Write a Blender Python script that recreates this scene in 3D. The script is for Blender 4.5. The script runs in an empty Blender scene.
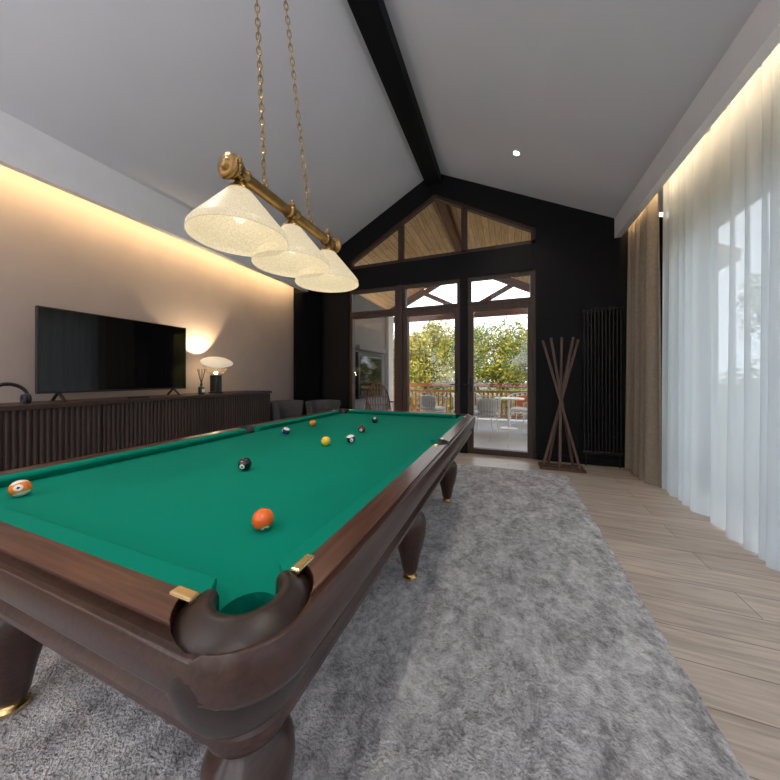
import bpy, bmesh, math, random
from mathutils import Vector, Matrix
random.seed(7)
C = bpy.context.scene.collection
PI = math.pi

# ------------------------------------------------------------------ materials
def new_mat(name):
    m = bpy.data.materials.new(name); m.use_nodes = True
    nt = m.node_tree
    b = nt.nodes["Principled BSDF"]
    return m, nt, b

def setin(b, **k):
    for n, v in k.items():
        n = n.replace('_', ' ')
        if n in b.inputs: b.inputs[n].default_value = v

def rgb(c): return (c[0], c[1], c[2], 1)

def plain(name, col, rough=.5, metal=0, var=.08, scale=6, bump=0, bscale=60, emit=None, es=0, spec=None, coat=0):
    m, nt, b = new_mat(name)
    setin(b, Roughness=rough, Metallic=metal)
    if spec is not None: b.inputs['Specular IOR Level'].default_value = spec
    if coat: b.inputs['Coat Weight'].default_value = coat
    tc = nt.nodes.new('ShaderNodeTexCoord')
    n = nt.nodes.new('ShaderNodeTexNoise'); n.inputs['Scale'].default_value = scale; n.inputs['Detail'].default_value = 4
    nt.links.new(tc.outputs['Object'], n.inputs['Vector'])
    r = nt.nodes.new('ShaderNodeValToRGB')
    r.color_ramp.elements[0].position = .3; r.color_ramp.elements[1].position = .7
    r.color_ramp.elements[0].color = rgb([c*(1-var) for c in col]); r.color_ramp.elements[1].color = rgb([min(1, c*(1+var)) for c in col])
    nt.links.new(n.outputs['Fac'], r.inputs['Fac']); nt.links.new(r.outputs['Color'], b.inputs['Base Color'])
    if bump:
        n2 = nt.nodes.new('ShaderNodeTexNoise'); n2.inputs['Scale'].default_value = bscale; n2.inputs['Detail'].default_value = 3
        nt.links.new(tc.outputs['Object'], n2.inputs['Vector'])
        bp = nt.nodes.new('ShaderNodeBump'); bp.inputs['Strength'].default_value = bump; bp.inputs['Distance'].default_value = .01
        nt.links.new(n2.outputs['Fac'], bp.inputs['Height']); nt.links.new(bp.outputs['Normal'], b.inputs['Normal'])
    if emit:
        b.inputs['Emission Color'].default_value = rgb(emit); b.inputs['Emission Strength'].default_value = es
    return m

def wood(name, c1, c2, rough=.4, axis='Y', scale=1.0, coat=0):
    m, nt, b = new_mat(name)
    setin(b, Roughness=rough)
    if coat: b.inputs['Coat Weight'].default_value = coat; b.inputs['Coat Roughness'].default_value = .18
    tc = nt.nodes.new('ShaderNodeTexCoord'); mp = nt.nodes.new('ShaderNodeMapping')
    s = [22*scale]*3; s['XYZ'.index(axis)] = 1.2*scale
    mp.inputs['Scale'].default_value = s
    nt.links.new(tc.outputs['Object'], mp.inputs['Vector'])
    n = nt.nodes.new('ShaderNodeTexNoise'); n.inputs['Scale'].default_value = 1.6; n.inputs['Detail'].default_value = 8
    n.inputs['Distortion'].default_value = .6
    nt.links.new(mp.outputs['Vector'], n.inputs['Vector'])
    r = nt.nodes.new('ShaderNodeValToRGB'); r.color_ramp.elements[0].position = .35; r.color_ramp.elements[1].position = .68
    r.color_ramp.elements[0].color = rgb(c1); r.color_ramp.elements[1].color = rgb(c2)
    nt.links.new(n.outputs['Fac'], r.inputs['Fac']); nt.links.new(r.outputs['Color'], b.inputs['Base Color'])
    bp = nt.nodes.new('ShaderNodeBump'); bp.inputs['Strength'].default_value = .05; bp.inputs['Distance'].default_value = .002
    nt.links.new(n.outputs['Fac'], bp.inputs['Height']); nt.links.new(bp.outputs['Normal'], b.inputs['Normal'])
    return m

def planks(name, c1, c2, cm, w, h, rot=0, rough=.45, mortar=.003, grain=.35):
    m, nt, b = new_mat(name); setin(b, Roughness=rough)
    tc = nt.nodes.new('ShaderNodeTexCoord'); mp = nt.nodes.new('ShaderNodeMapping')
    mp.inputs['Rotation'].default_value = (0, 0, rot)
    nt.links.new(tc.outputs['Object'], mp.inputs['Vector'])
    br = nt.nodes.new('ShaderNodeTexBrick'); br.offset = .37; br.inputs['Scale'].default_value = 1
    br.inputs['Brick Width'].default_value = w; br.inputs['Row Height'].default_value = h
    br.inputs['Mortar Size'].default_value = mortar; br.inputs['Mortar Smooth'].default_value = .2
    br.inputs['Color1'].default_value = rgb(c1); br.inputs['Color2'].default_value = rgb(c2); br.inputs['Mortar'].default_value = rgb(cm)
    nt.links.new(mp.outputs['Vector'], br.inputs['Vector'])
    mp2 = nt.nodes.new('ShaderNodeMapping'); mp2.inputs['Scale'].default_value = (1.3, 16, 16)
    nt.links.new(mp.outputs['Vector'], mp2.inputs['Vector'])
    n = nt.nodes.new('ShaderNodeTexNoise'); n.inputs['Scale'].default_value = 1.5; n.inputs['Detail'].default_value = 8; n.inputs['Distortion'].default_value = 1.2
    nt.links.new(mp2.outputs['Vector'], n.inputs['Vector'])
    r = nt.nodes.new('ShaderNodeValToRGB'); r.color_ramp.elements[0].position = .32; r.color_ramp.elements[1].position = .62
    r.color_ramp.elements[0].color = (1-grain, 1-grain*1.05, 1-grain*1.1, 1); r.color_ramp.elements[1].color = (1, 1, 1, 1)
    nt.links.new(n.outputs['Fac'], r.inputs['Fac'])
    mx = nt.nodes.new('ShaderNodeMix'); mx.data_type = 'RGBA'; mx.blend_type = 'MULTIPLY'; mx.inputs[0].default_value = 1
    nt.links.new(br.outputs['Color'], mx.inputs[6]); nt.links.new(r.outputs['Color'], mx.inputs[7])
    nt.links.new(mx.outputs[2], b.inputs['Base Color'])
    return m

def glass_thin(name, tint=(1, 1, 1), refl=.06):
    m = bpy.data.materials.new(name); m.use_nodes = True; nt = m.node_tree
    nt.nodes.clear()
    o = nt.nodes.new('ShaderNodeOutputMaterial'); t = nt.nodes.new('ShaderNodeBsdfTransparent'); g = nt.nodes.new('ShaderNodeBsdfGlossy')
    t.inputs[0].default_value = rgb(tint); g.inputs['Roughness'].default_value = .02
    mx = nt.nodes.new('ShaderNodeMixShader'); mx.inputs[0].default_value = refl
    nt.links.new(t.outputs[0], mx.inputs[1]); nt.links.new(g.outputs[0], mx.inputs[2]); nt.links.new(mx.outputs[0], o.inputs[0])
    return m

def sheer_mat(name, col, transp):
    m = bpy.data.materials.new(name); m.use_nodes = True; nt = m.node_tree; nt.nodes.clear()
    o = nt.nodes.new('ShaderNodeOutputMaterial'); t = nt.nodes.new('ShaderNodeBsdfTransparent')
    tl = nt.nodes.new('ShaderNodeBsdfTranslucent'); df = nt.nodes.new('ShaderNodeBsdfDiffuse')
    tc = nt.nodes.new('ShaderNodeTexCoord'); mp = nt.nodes.new('ShaderNodeMapping'); mp.inputs['Scale'].default_value = (3, 14, .6)
    n = nt.nodes.new('ShaderNodeTexNoise'); n.inputs['Scale'].default_value = 1.2
    nt.links.new(tc.outputs['Object'], mp.inputs[0]); nt.links.new(mp.outputs[0], n.inputs['Vector'])
    r = nt.nodes.new('ShaderNodeValToRGB'); r.color_ramp.elements[0].color = rgb([c*.85 for c in col]); r.color_ramp.elements[1].color = rgb(col)
    nt.links.new(n.outputs['Fac'], r.inputs[0])
    nt.links.new(r.outputs[0], tl.inputs[0]); nt.links.new(r.outputs[0], df.inputs[0])
    a = nt.nodes.new('ShaderNodeMixShader'); a.inputs[0].default_value = .40
    nt.links.new(tl.outputs[0], a.inputs[1]); nt.links.new(df.outputs[0], a.inputs[2])
    mx = nt.nodes.new('ShaderNodeMixShader'); mx.inputs[0].default_value = transp
    nt.links.new(a.outputs[0], mx.inputs[1]); nt.links.new(t.outputs[0], mx.inputs[2]); nt.links.new(mx.outputs[0], o.inputs[0])
    return m

def emis(name, col, s):
    m = bpy.data.materials.new(name); m.use_nodes = True; nt = m.node_tree; nt.nodes.clear()
    o = nt.nodes.new('ShaderNodeOutputMaterial'); e = nt.nodes.new('ShaderNodeEmission')
    e.inputs[0].default_value = rgb(col); e.inputs[1].default_value = s
    nt.links.new(e.outputs[0], o.inputs[0]); return m

M = {}
M['ceil'] = plain('ceiling_paint', (.63, .63, .68), .85, var=.02, scale=2)
M['trimw'] = plain('soffit_paint', (.84, .83, .85), .8, var=.02)
M['wallL'] = plain('taupe_plaster', (.41, .345, .32), .85, var=.04, scale=3, bump=.05)
M['black'] = plain('black_wall_paint', (.005, .005, .007), .6, var=.15, spec=.2)
M['blackdrape'] = plain('black_fabric', (.006, .006, .009), .9, var=.2, spec=.1)
M['metalblk'] = plain('black_metal', (.010, .010, .012), .4, metal=.3)
M['floor'] = planks('oak_floor', (.57, .485, .41), (.47, .395, .33), (.24, .19, .15), 1.9, .21, 0, .36, grain=.34)
M['mahog'] = wood('mahogany', (.026, .009, .006), (.058, .021, .013), .36, 'Y', 3.0, coat=.3)
M['mahogX'] = wood('mahogany_cross', (.048, .016, .010), (.125, .046, .027), .36, 'X', 2.2, coat=.3)
M['mahogT'] = wood('mahogany_rail_top', (.048, .016, .010), (.125, .046, .027), .36, 'Y', 2.2, coat=.3)
M['leather'] = plain('pocket_leather', (.020, .010, .008), .36, var=.3, scale=30, bump=.06, bscale=220)
M['brass'] = plain('brass', (.80, .60, .30), .25, metal=1, var=.1)
M['abrass'] = plain('antique_brass', (.36, .225, .085), .34, metal=1, var=.2, scale=20)
M['frame'] = wood('window_frame_wood', (.030, .014, .009), (.065, .030, .018), .45, 'Z', 1)
M['console'] = wood('console_walnut', (.024, .012, .009), (.046, .024, .018), .5, 'Z', 1)
M['stick'] = wood('stand_wood', (.07, .036, .022), (.13, .07, .042), .5, 'Z', 1)
M['glass'] = glass_thin('window_glass', (.97, .98, .98), .04)
M['sheer'] = sheer_mat('sheer_fabric', (.86, .92, .985), .12)
M['drape'] = plain('beige_drape_fabric', (.27, .225, .18), .9, var=.1, scale=30)
M['pine'] = planks('pine_boards', (.84, .55, .29), (.70, .43, .21), (.28, .15, .07), 3.0, .12, PI/2, .5, .005)
M['beam'] = wood('stained_beam', (.10, .035, .020), (.19, .07, .04), .5, 'Y', 1)
M['rail'] = wood('railing_wood', (.30, .09, .035), (.50, .17, .065), .5, 'X', 1)
M['white'] = plain('white_paint', (.75, .75, .74), .6, var=.03)
M['greywall'] = plain('grey_render', (.22, .24, .27), .85, var=.06)
M['deck'] = planks('patio_stone', (.44, .45, .47), (.36, .37, .39), (.2, .2, .2), .9, .6, 0, .5, .006, .1)
M['fabricgrey'] = plain('grey_upholstery', (.065, .068, .08), .9, var=.15, scale=40, bump=.2, bscale=200)
M['cushw'] = plain('cushion_fabric', (.55, .54, .54), .9, var=.08, scale=20)
M['cusho'] = plain('orange_cushion_fabric', (.60, .17, .06), .9, var=.12, scale=20)
M['ratt'] = wood('rattan', (.18, .07, .03), (.34, .15, .07), .5, 'Z', 2)
M['leafg'] = plain('leaf_green', (.14, .20, .025), .6, var=.5, scale=2)
M['leafy'] = plain('leaf_yellow', (.48, .36, .035), .6, var=.4, scale=2)
M['bark'] = plain('bark', (.09, .065, .05), .9, var=.3, scale=20)
M['grass'] = plain('grass', (.10, .12, .055), .95, var=.3, scale=3)
M['asph'] = plain('asphalt', (.16, .16, .17), .9, var=.1)
M['blackgloss'] = plain('black_plastic', (.012, .012, .013), .3, var=.1)
M['screen'] = plain('tv_screen', (.004, .004, .005), .05, var=.05)
M['led'] = emis('led_strip', (1, .70, .34), 36)
M['ledR'] = emis('led_strip_right', (1, .72, .40), 22)
M['bulb'] = emis('bulb_glow', (1, .86, .65), 25)
M['bulbsoft'] = emis('frosted_bulb', (1, .86, .62), 1.2)

# green baize
m, nt, b = new_mat('green_baize'); setin(b, Roughness=.9); b.inputs['Specular IOR Level'].default_value = .1
tc = nt.nodes.new('ShaderNodeTexCoord'); n = nt.nodes.new('ShaderNodeTexNoise'); n.inputs['Scale'].default_value = 500
nt.links.new(tc.outputs['Object'], n.inputs['Vector'])
r = nt.nodes.new('ShaderNodeValToRGB'); r.color_ramp.elements[0].color = (.0, .18, .118, 1); r.color_ramp.elements[1].color = (.0, .24, .158, 1)
nt.links.new(n.outputs['Fac'], r.inputs[0]); nt.links.new(r.outputs[0], b.inputs['Base Color'])
M['baize'] = m

# rug: large brushed patches + tufts + fibres
m, nt, b = new_mat('shaggy_rug'); setin(b, Roughness=1); b.inputs['Specular IOR Level'].default_value = .1
tc = nt.nodes.new('ShaderNodeTexCoord'); mp = nt.nodes.new('ShaderNodeMapping'); mp.inputs['Scale'].default_value = (1.6, .95, 1)
mp.inputs['Rotation'].default_value = (0, 0, .45)
nt.links.new(tc.outputs['Object'], mp.inputs[0])
n = nt.nodes.new('ShaderNodeTexNoise'); n.inputs['Scale'].default_value = 4.6; n.inputs['Detail'].default_value = 14; n.inputs['Roughness'].default_value = .80; n.inputs['Distortion'].default_value = .45
nt.links.new(mp.outputs[0], n.inputs['Vector'])
n3 = nt.nodes.new('ShaderNodeTexNoise'); n3.inputs['Scale'].default_value = 26; n3.inputs['Detail'].default_value = 6; n3.inputs['Distortion'].default_value = .8
nt.links.new(tc.outputs['Object'], n3.inputs['Vector'])
n2 = nt.nodes.new('ShaderNodeTexNoise'); n2.inputs['Scale'].default_value = 95; n2.inputs['Detail'].default_value = 4
nt.links.new(tc.outputs['Object'], n2.inputs['Vector'])
av = nt.nodes.new('ShaderNodeMix'); av.data_type = 'FLOAT'; av.inputs[0].default_value = .33
nt.links.new(n.outputs['Fac'], av.inputs[2]); nt.links.new(n3.outputs['Fac'], av.inputs[3])
r = nt.nodes.new('ShaderNodeValToRGB'); r.color_ramp.elements[0].position = .40; r.color_ramp.elements[1].position = .60
r.color_ramp.elements[0].color = (.35, .34, .355, 1); r.color_ramp.elements[1].color = (.95, .93, .95, 1)
nt.links.new(av.outputs[0], r.inputs[0])
mx = nt.nodes.new('ShaderNodeMix'); mx.data_type = 'RGBA'; mx.blend_type = 'OVERLAY'; mx.inputs[0].default_value = .5
nt.links.new(r.outputs[0], mx.inputs[6]); nt.links.new(n2.outputs['Fac'], mx.inputs[7]); nt.links.new(mx.outputs[2], b.inputs['Base Color'])
ad = nt.nodes.new('ShaderNodeMath'); ad.operation = 'ADD'; nt.links.new(av.outputs[0], ad.inputs[0]); nt.links.new(n2.outputs['Fac'], ad.inputs[1])
bp = nt.nodes.new('ShaderNodeBump'); bp.inputs['Strength'].default_value = 1; bp.inputs['Distance'].default_value = .035
nt.links.new(ad.outputs[0], bp.inputs['Height']); nt.links.new(bp.outputs['Normal'], b.inputs['Normal'])
M['rug'] = m

# alabaster glass shade
m, nt, b = new_mat('alabaster_glass'); setin(b, Roughness=.4)
tc = nt.nodes.new('ShaderNodeTexCoord'); n = nt.nodes.new('ShaderNodeTexNoise'); n.inputs['Scale'].default_value = 150; n.inputs['Detail'].default_value = 2
nt.links.new(tc.outputs['Object'], n.inputs['Vector'])
r = nt.nodes.new('ShaderNodeValToRGB'); r.color_ramp.elements[0].position = .32; r.color_ramp.elements[1].position = .62
r.color_ramp.elements[0].color = (.76, .60, .34, 1); r.color_ramp.elements[1].color = (1, .86, .60, 1)
nt.links.new(n.outputs['Fac'], r.inputs[0]); nt.links.new(r.outputs[0], b.inputs['Emission Color'])
b.inputs['Base Color'].default_value = (.28, .24, .17, 1)
b.inputs['Emission Strength'].default_value = .56
M['shade'] = m

# ------------------------------------------------------------------ mesh builder
class MB:
    def __init__(s): s.bm = bmesh.new(); s.mats = []
    def mi(s, mat):
        if mat not in s.mats: s.mats.append(mat)
        return s.mats.index(mat)
    def face(s, vs, i, smooth=False):
        try:
            f = s.bm.faces.new(vs); f.material_index = i; f.smooth = smooth; return f
        except ValueError: return None
    def box(s, mn, mx, mat, mat4=None):
        i = s.mi(mat); vs = []
        for x in (mn[0], mx[0]):
            for y in (mn[1], mx[1]):
                for z in (mn[2], mx[2]):
                    v = Vector((x, y, z))
                    if mat4: v = mat4 @ v
                    vs.append(s.bm.verts.new(v))
        for q in ((0,1,3,2),(4,6,7,5),(0,4,5,1),(2,3,7,6),(0,2,6,4),(1,5,7,3)): s.face([vs[k] for k in q], i)
    def beam(s, p0, p1, w, h, mat, up=(0, 0, 1)):
        p0 = Vector(p0); p1 = Vector(p1); d = (p1-p0); L = d.length; d.normalize()
        u = Vector(up); x = d.cross(u)
        if x.length < 1e-4: x = d.cross(Vector((0, 1, 0)))
        x.normalize(); z = x.cross(d)
        m4 = Matrix(((x.x, d.x, z.x, p0.x), (x.y, d.y, z.y, p0.y), (x.z, d.z, z.z, p0.z), (0, 0, 0, 1)))
        s.box((-w/2, 0, -h/2), (w/2, L, h/2), mat, m4)
    def prism(s, pts, lo, hi, mat, axis='Y'):
        i = s.mi(mat)
        def mk(p, t):
            if axis == 'Y': return s.bm.verts.new((p[0], t, p[1]))
            if axis == 'Z': return s.bm.verts.new((p[0], p[1], t))
            return s.bm.verts.new((t, p[0], p[1]))
        a = [mk(p, lo) for p in pts]; c = [mk(p, hi) for p in pts]
        s.face(a, i); s.face(c[::-1], i)
        for k in range(len(pts)):
            l = (k+1) % len(pts); s.face([a[k], c[k], c[l], a[l]], i)
    def lathe(s, prof, mat, c=(0, 0, 0), seg=32, m4=None, a0=0, a1=2*PI, closed_prof=False):
        i = s.mi(mat); full = abs(a1-a0-2*PI) < 1e-6; n = seg if full else seg+1
        T = Matrix.Translation(Vector(c))
        if m4: T = T @ m4
        rings = []
        for r, z in prof:
            if r < 1e-6 and full:
                rings.append([s.bm.verts.new(T @ Vector((0, 0, z)))])
            else:
                rings.append([s.bm.verts.new(T @ Vector((r*math.cos(a0+(a1-a0)*k/seg), r*math.sin(a0+(a1-a0)*k/seg), z))) for k in range(n)])
        pairs = list(zip(rings, rings[1:]))
        if closed_prof: pairs.append((rings[-1], rings[0]))
        for A, B in pairs:
            for k in range(seg):
                l = (k+1) % n
                if len(A) == 1 and len(B) == 1: continue
                if len(A) == 1: s.face([A[0], B[k], B[l]], i, True)
                elif len(B) == 1: s.face([A[k], A[l], B[0]], i, True)
                else: s.face([A[k], A[l], B[l], B[k]], i, True)
        if closed_prof and not full:
            s.face([R[0] for R in rings], i); s.face([R[-1] for R in rings][::-1], i)
    def cyl(s, c, r, z0, z1, mat, seg=24, m4=None):
        s.lathe([(0, z0), (r, z0), (r, z1), (0, z1)], mat, c, seg, m4)
    def tube(s, pts, rad, mat, seg=8, closed=False):
        i = s.mi(mat); pts = [Vector(p) for p in pts]; n = len(pts); rings = []; prev = None
        for k in range(n):
            if closed: d = pts[(k+1) % n]-pts[k-1]
            else: d = pts[min(k+1, n-1)]-pts[max(k-1, 0)]
            d.normalize()
            if prev is None:
                u = Vector((0, 0, 1)) if abs(d.z) < .9 else Vector((1, 0, 0))
                x = d.cross(u).normalized()
            else:
                x = prev-d*prev.dot(d)
                x.normalize()
            prev = x; y = d.cross(x)
            rr = rad[k] if isinstance(rad, (list, tuple)) else rad
            rings.append([s.bm.verts.new(pts[k]+(x*math.cos(2*PI*j/seg)+y*math.sin(2*PI*j/seg))*rr) for j in range(seg)])
        rng = range(n) if closed else range(n-1)
        for k in rng:
            A = rings[k]; B = rings[(k+1) % n]
            for j in range(seg): s.face([A[j], A[(j+1) % seg], B[(j+1) % seg], B[j]], i, True)
        if not closed: s.face(rings[0][::-1], i); s.face(rings[-1], i)
    def ellipsoid(s, c, rad, mat, m4=None, seg=20, e=1.0):
        i = s.mi(mat); T = Matrix.Translation(Vector(c))
        if m4: T = T @ m4
        def sp(v): return math.copysign(abs(v)**e, v)
        rings = []; R = seg//2
        for a in range(R+1):
            ph = -PI/2+PI*a/R
            if a in (0, R): rings.append([s.bm.verts.new(T @ Vector((0, 0, rad[2]*sp(math.sin(ph)))))])
            else: rings.append([s.bm.verts.new(T @ Vector((rad[0]*sp(math.cos(ph))*sp(math.cos(2*PI*k/seg)), rad[1]*sp(math.cos(ph))*sp(math.sin(2*PI*k/seg)), rad[2]*sp(math.sin(ph))))) for k in range(seg)])
        for A, B in zip(rings, rings[1:]):
            for k in range(seg):
                l = (k+1) % seg
                if len(A) == 1: s.face([A[0], B[l], B[k]], i, True)
                elif len(B) == 1: s.face([A[k], A[l], B[0]], i, True)
                else: s.face([A[k], A[l], B[l], B[k]], i, True)
    def done(s, name, parent=None, bevel=0, loc=None, sharp=38, recalc=True):
        if recalc: bmesh.ops.recalc_face_normals(s.bm, faces=s.bm.faces[:])
        for e in s.bm.edges:
            if len(e.link_faces) == 2 and e.calc_face_angle(0) > math.radians(sharp): e.smooth = False
        if loc is not None: bmesh.ops.translate(s.bm, verts=s.bm.verts[:], vec=-Vector(loc))
        me = bpy.data.meshes.new(name); s.bm.to_mesh(me); s.bm.free()
        for m_ in s.mats: me.materials.append(m_)
        o = bpy.data.objects.new(name, me); C.objects.link(o)
        if loc is not None: o.location = loc
        if bevel:
            bv = o.modifiers.new('bevel', 'BEVEL'); bv.width = bevel; bv.segments = 2; bv.limit_method = 'ANGLE'; bv.angle_limit = math.radians(40)
        if parent:
            o.parent = parent; o.matrix_parent_inverse = Matrix.Translation(-parent.location)
        return o

def empty(name, loc):
    e = bpy.data.objects.new(name, None); e.location = loc; e.empty_display_size = .1; C.objects.link(e); return e

def cut(o, cutter):
    md = o.modifiers.new('b', 'BOOLEAN'); md.operation = 'DIFFERENCE'; md.object = cutter; md.solver = 'EXACT'
    dg = bpy.context.evaluated_depsgraph_get(); dg.update()
    me = bpy.data.meshes.new_from_object(o.evaluated_get(dg))
    o.modifiers.clear(); o.data = me
    bpy.data.objects.remove(cutter)

def light(name, kind, loc, e, col=(1, 1, 1), parent=None, **k):
    l = bpy.data.lights.new(name, kind); l.energy = e; l.color = col
    for a, v in k.items(): setattr(l, a, v)
    o = bpy.data.objects.new(name, l); C.objects.link(o); o.location = loc
    if parent: o.parent = parent; o.matrix_parent_inverse = Matrix.Translation(-parent.location)
    return o

# ------------------------------------------------------------------ room shell
YB, YN = 4.95, -2.6
XL, XR = -4.0, 1.95
RX, RZ = -1.147, 4.62      # ridge
b = MB(); b.box((XL-.15, YN-.15, -.12), (XR+.15, YB+.12, 0), M['floor']); b.done('floor')
b = MB()
b.prism([(RX, RZ), (1.35, 3.38), (1.35, 3.55), (RX, RZ+.17)], YN-.1, YB, M['ceil'])
b.prism([(RX, RZ), (RX, RZ+.17), (-3.65, 3.47), (-3.65, 3.28)], YN-.1, YB, M['ceil'])
b.done('ceiling')
b = MB(); b.box((-3.72, YN, 2.89), (-3.65, YB, 3.47), M['trimw']); b.box((-4.0, YN, 3.12), (-3.72, YB, 3.47), M['trimw']); b.done('trim_1')
b = MB(); b.box((1.35, YN, 3.11), (1.43, YB, 3.55), M['trimw']); b.box((1.43, YN, 3.36), (1.95, YB, 3.55), M['trimw']); b.done('trim_2')
b = MB(); b.box((-3.738, YN+.05, 2.985), (-3.722, YB-.05, 3.01), M['led']); b.done('led_strip_light')
b = MB(); b.box((1.432, YN+.05, 3.24), (1.448, YB-.05, 3.26), M['ledR']); b.done('led_strip_light')
b = MB(); b.box((XL-.15, YN-.15, 0), (XL, YB, 3.47), M['wallL']); b.done('wall_left')
b = MB()
b.box((XR, YN-.15, 0), (XR+.15, -1.9, 3.55), M['wallL']); b.box((XR, 4.3, 0), (XR+.15, YB, 3.55), M['wallL'])
b.box((XR, -1.9, 2.85), (XR+.15, 4.3, 3.55), M['wallL']); b.done('wall_right')
b = MB()
for y in (-1.9, -.7, .5, 1.7, 2.95, 4.22): b.box((XR+.03, y, 0), (XR+.11, y+.08, 2.85), M['metalblk'])
b.box((XR+.03, -1.9, 0), (XR+.11, 4.3, .07), M['metalblk']); b.box((XR+.03, -1.9, 2.78), (XR+.11, 4.3, 2.85), M['metalblk'])
b.box((XR+.065, -1.85, .05), (XR+.071, 4.25, 2.8), M['glass']); b.done('window_3')
b = MB()
b.box((XL-.15, YN-.15, 0), (-3.2, YN, 3.47), M['wallL']); b.box((1.2, YN-.15, 0), (XR, YN, 3.55), M['wallL'])
b.prism([(-3.2, 2.75), (1.2, 2.75), (1.2, 3.55), (RX, RZ+.15), (-3.2, 3.6)], YN-.15, YN, M['wallL'])
b.done('wall_front')
b = MB()
for x in (-3.2, -1.75, -.3, 1.12): b.box((x, YN-.1, 0), (x+.08, YN-.03, 2.75), M['frame'])
b.box((-3.2, YN-.1, 2.68), (1.2, YN-.03, 2.75), M['frame']); b.box((-3.2, YN-.1, 0), (1.2, YN-.03, .07), M['frame']); b.done('window_4')  # unseen window added behind the viewpoint to let daylight in

# black gable wall
WT = .14
b = MB()
z_of = lambda x: RZ-abs(x-RX)*.5+.1
XO0, XO1 = -2.74, .38
b.prism([(XL-.15, 0), (XO0, 0), (XO0, z_of(XO0)), (XL-.15, z_of(XL-.15))], YB, YB+WT, M['black'])
b.prism([(XO1, 0), (XR+.15, 0), (XR+.15, z_of(XR)+.05), (1.35, z_of(1.35)), (XO1, z_of(XO1))], YB, YB+WT, M['black'])
b.box((XO0, YB, 2.81), (XO1, YB+WT, 3.20), M['black'])
b.prism([(XO0, 3.36), (RX, 4.27), (RX, RZ+.15), (XO0, z_of(XO0))], YB, YB+WT, M['black'])
b.prism([(RX, 4.27), (XO1, 3.43), (XO1, z_of(XO1)), (RX, RZ+.15)], YB, YB+WT, M['black'])
b.done('wall_back')
b = MB(); b.box((RX-.12, YN, RZ-.22), (RX+.12, YB-.002, RZ+.02), M['black']); b.done('ridge_beam')
b = MB(); b.box((.40, YB-.014, 0), (1.9, YB, .09), M['black']); b.box((-3.98, YB-.014, 0), (-2.75, YB, .09), M['black']); b.done('baseboard_back')
b = MB(); b.box((XL, YN+.01, 0), (XL+.013, YB-.02, .09), M['wallL']); b.done('baseboard_left')

F = M['frame']
def pane(b, x0, x1, z0, z1, y0, y1, w, mat=F, glass=True):
    b.box((x0, y0, z0), (x0+w, y1, z1), mat); b.box((x1-w, y0, z0), (x1, y1, z1), mat)
    b.box((x0+w, y0, z0), (x1-w, y1, z0+w), mat); b.box((x0+w, y0, z1-w), (x1-w, y1, z1), mat)
    if glass:
        ym = (y0+y1)/2; b.box((x0+w, ym-.003, z0+w), (x1-w, ym+.003, z1-w), M['glass'])
y0, y1 = YB+.02, YB+.11
b = MB(); pane(b, -2.74, -1.792, 0.005, 2.36, y0, y1, .06); b.done('window_1')
for k, (xa, xb) in enumerate(((-2.74, -1.792), (-1.698, -.722), (-.598, .358))):
    b = MB(); pane(b, xa, xb, 2.365, 2.81, y0, y1, .05); b.done('window_%d' % (5+k))
b = MB(); b.box((-1.79, y0-.02, 0), (-1.70, y1, 2.81), F); b.done('trim_3')
b = MB(); b.box((-.72, y0-.02, 0), (-.60, y1, 2.81), M['black']); b.done('trim_4')
b = MB(); b.box((.362, y0-.02, 0), (.385, y1, 2.81), F); b.done('trim_5')
for nm, xa, xb in (('door_1', -1.697, -.724), ('door_2', -.597, .359)):
    b = MB(); pane(b, xa, xb, 0.005, 2.36, y0, y1, .085)
    hx = xb-.045 if nm == 'door_1' else xa+.045
    b.box((hx-.02, y0-.012, .98), (hx+.02, y0, 1.2), M['metalblk']); b.tube([(hx, y0-.012, 1.1), (hx, y0-.05, 1.1), (hx-.11, y0-.05, 1.1)], .009, M['metalblk'])
    b.done(nm)
b = MB()
def zi(x): return 4.27-(abs(x-RX)*(.571 if x < RX else .5501))
w = .05
def bar(xa, xb):
    b.prism([(xa, zi(xa)-w*1.15), (xb, zi(xb)-w*1.15), (xb, zi(xb)), (xa, zi(xa))], y0, y1, F)
bar(XO0, RX); bar(RX, XO1)
b.box((XO0, y0, 3.20), (XO1, y1, 3.26), F)
b.box((XO1-.06, y0, 3.2), (XO1, y1, 3.40), F); b.box((XO0, y0, 3.2), (XO0+.05, y1, 3.33), F)
for x in (-1.74, -.66): b.box((x-.045, y0, 3.22), (x+.045, y1, zi(x+math.copysign(.045, x-RX))-.02), F)
ga = [(XO0+.02, 3.22), (XO1-.02, 3.22), (XO1-.02, 3.40), (RX, 4.24), (XO0+.02, 3.33)]
b.prism(ga, YB+.06, YB+.066, M['glass'])
b.done('window_2')

# rug
b = MB(); nx, ny = 60, 90; i = b.mi(M['rug'])
RX0, RX1, RY0, RY1 = -2.55, .68, -.9, 4.32
g = [[b.bm.verts.new((RX0+(RX1-RX0)*u/nx + (random.uniform(-.006, .006) if u in (0, nx) else 0), RY0+(RY1-RY0)*v/ny + (random.uniform(-.006, .006) if v in (0, ny) else 0), (.013+random.uniform(-.002, .002)) if 0 < u < nx and 0 < v < ny else .002)) for v in range(ny+1)] for u in range(nx+1)]
for u in range(nx):
    for v in range(ny): b.face([g[u][v], g[u+1][v], g[u+1][v+1], g[u][v+1]], i, True)
b.done('shag_rug', recalc=False)

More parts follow.
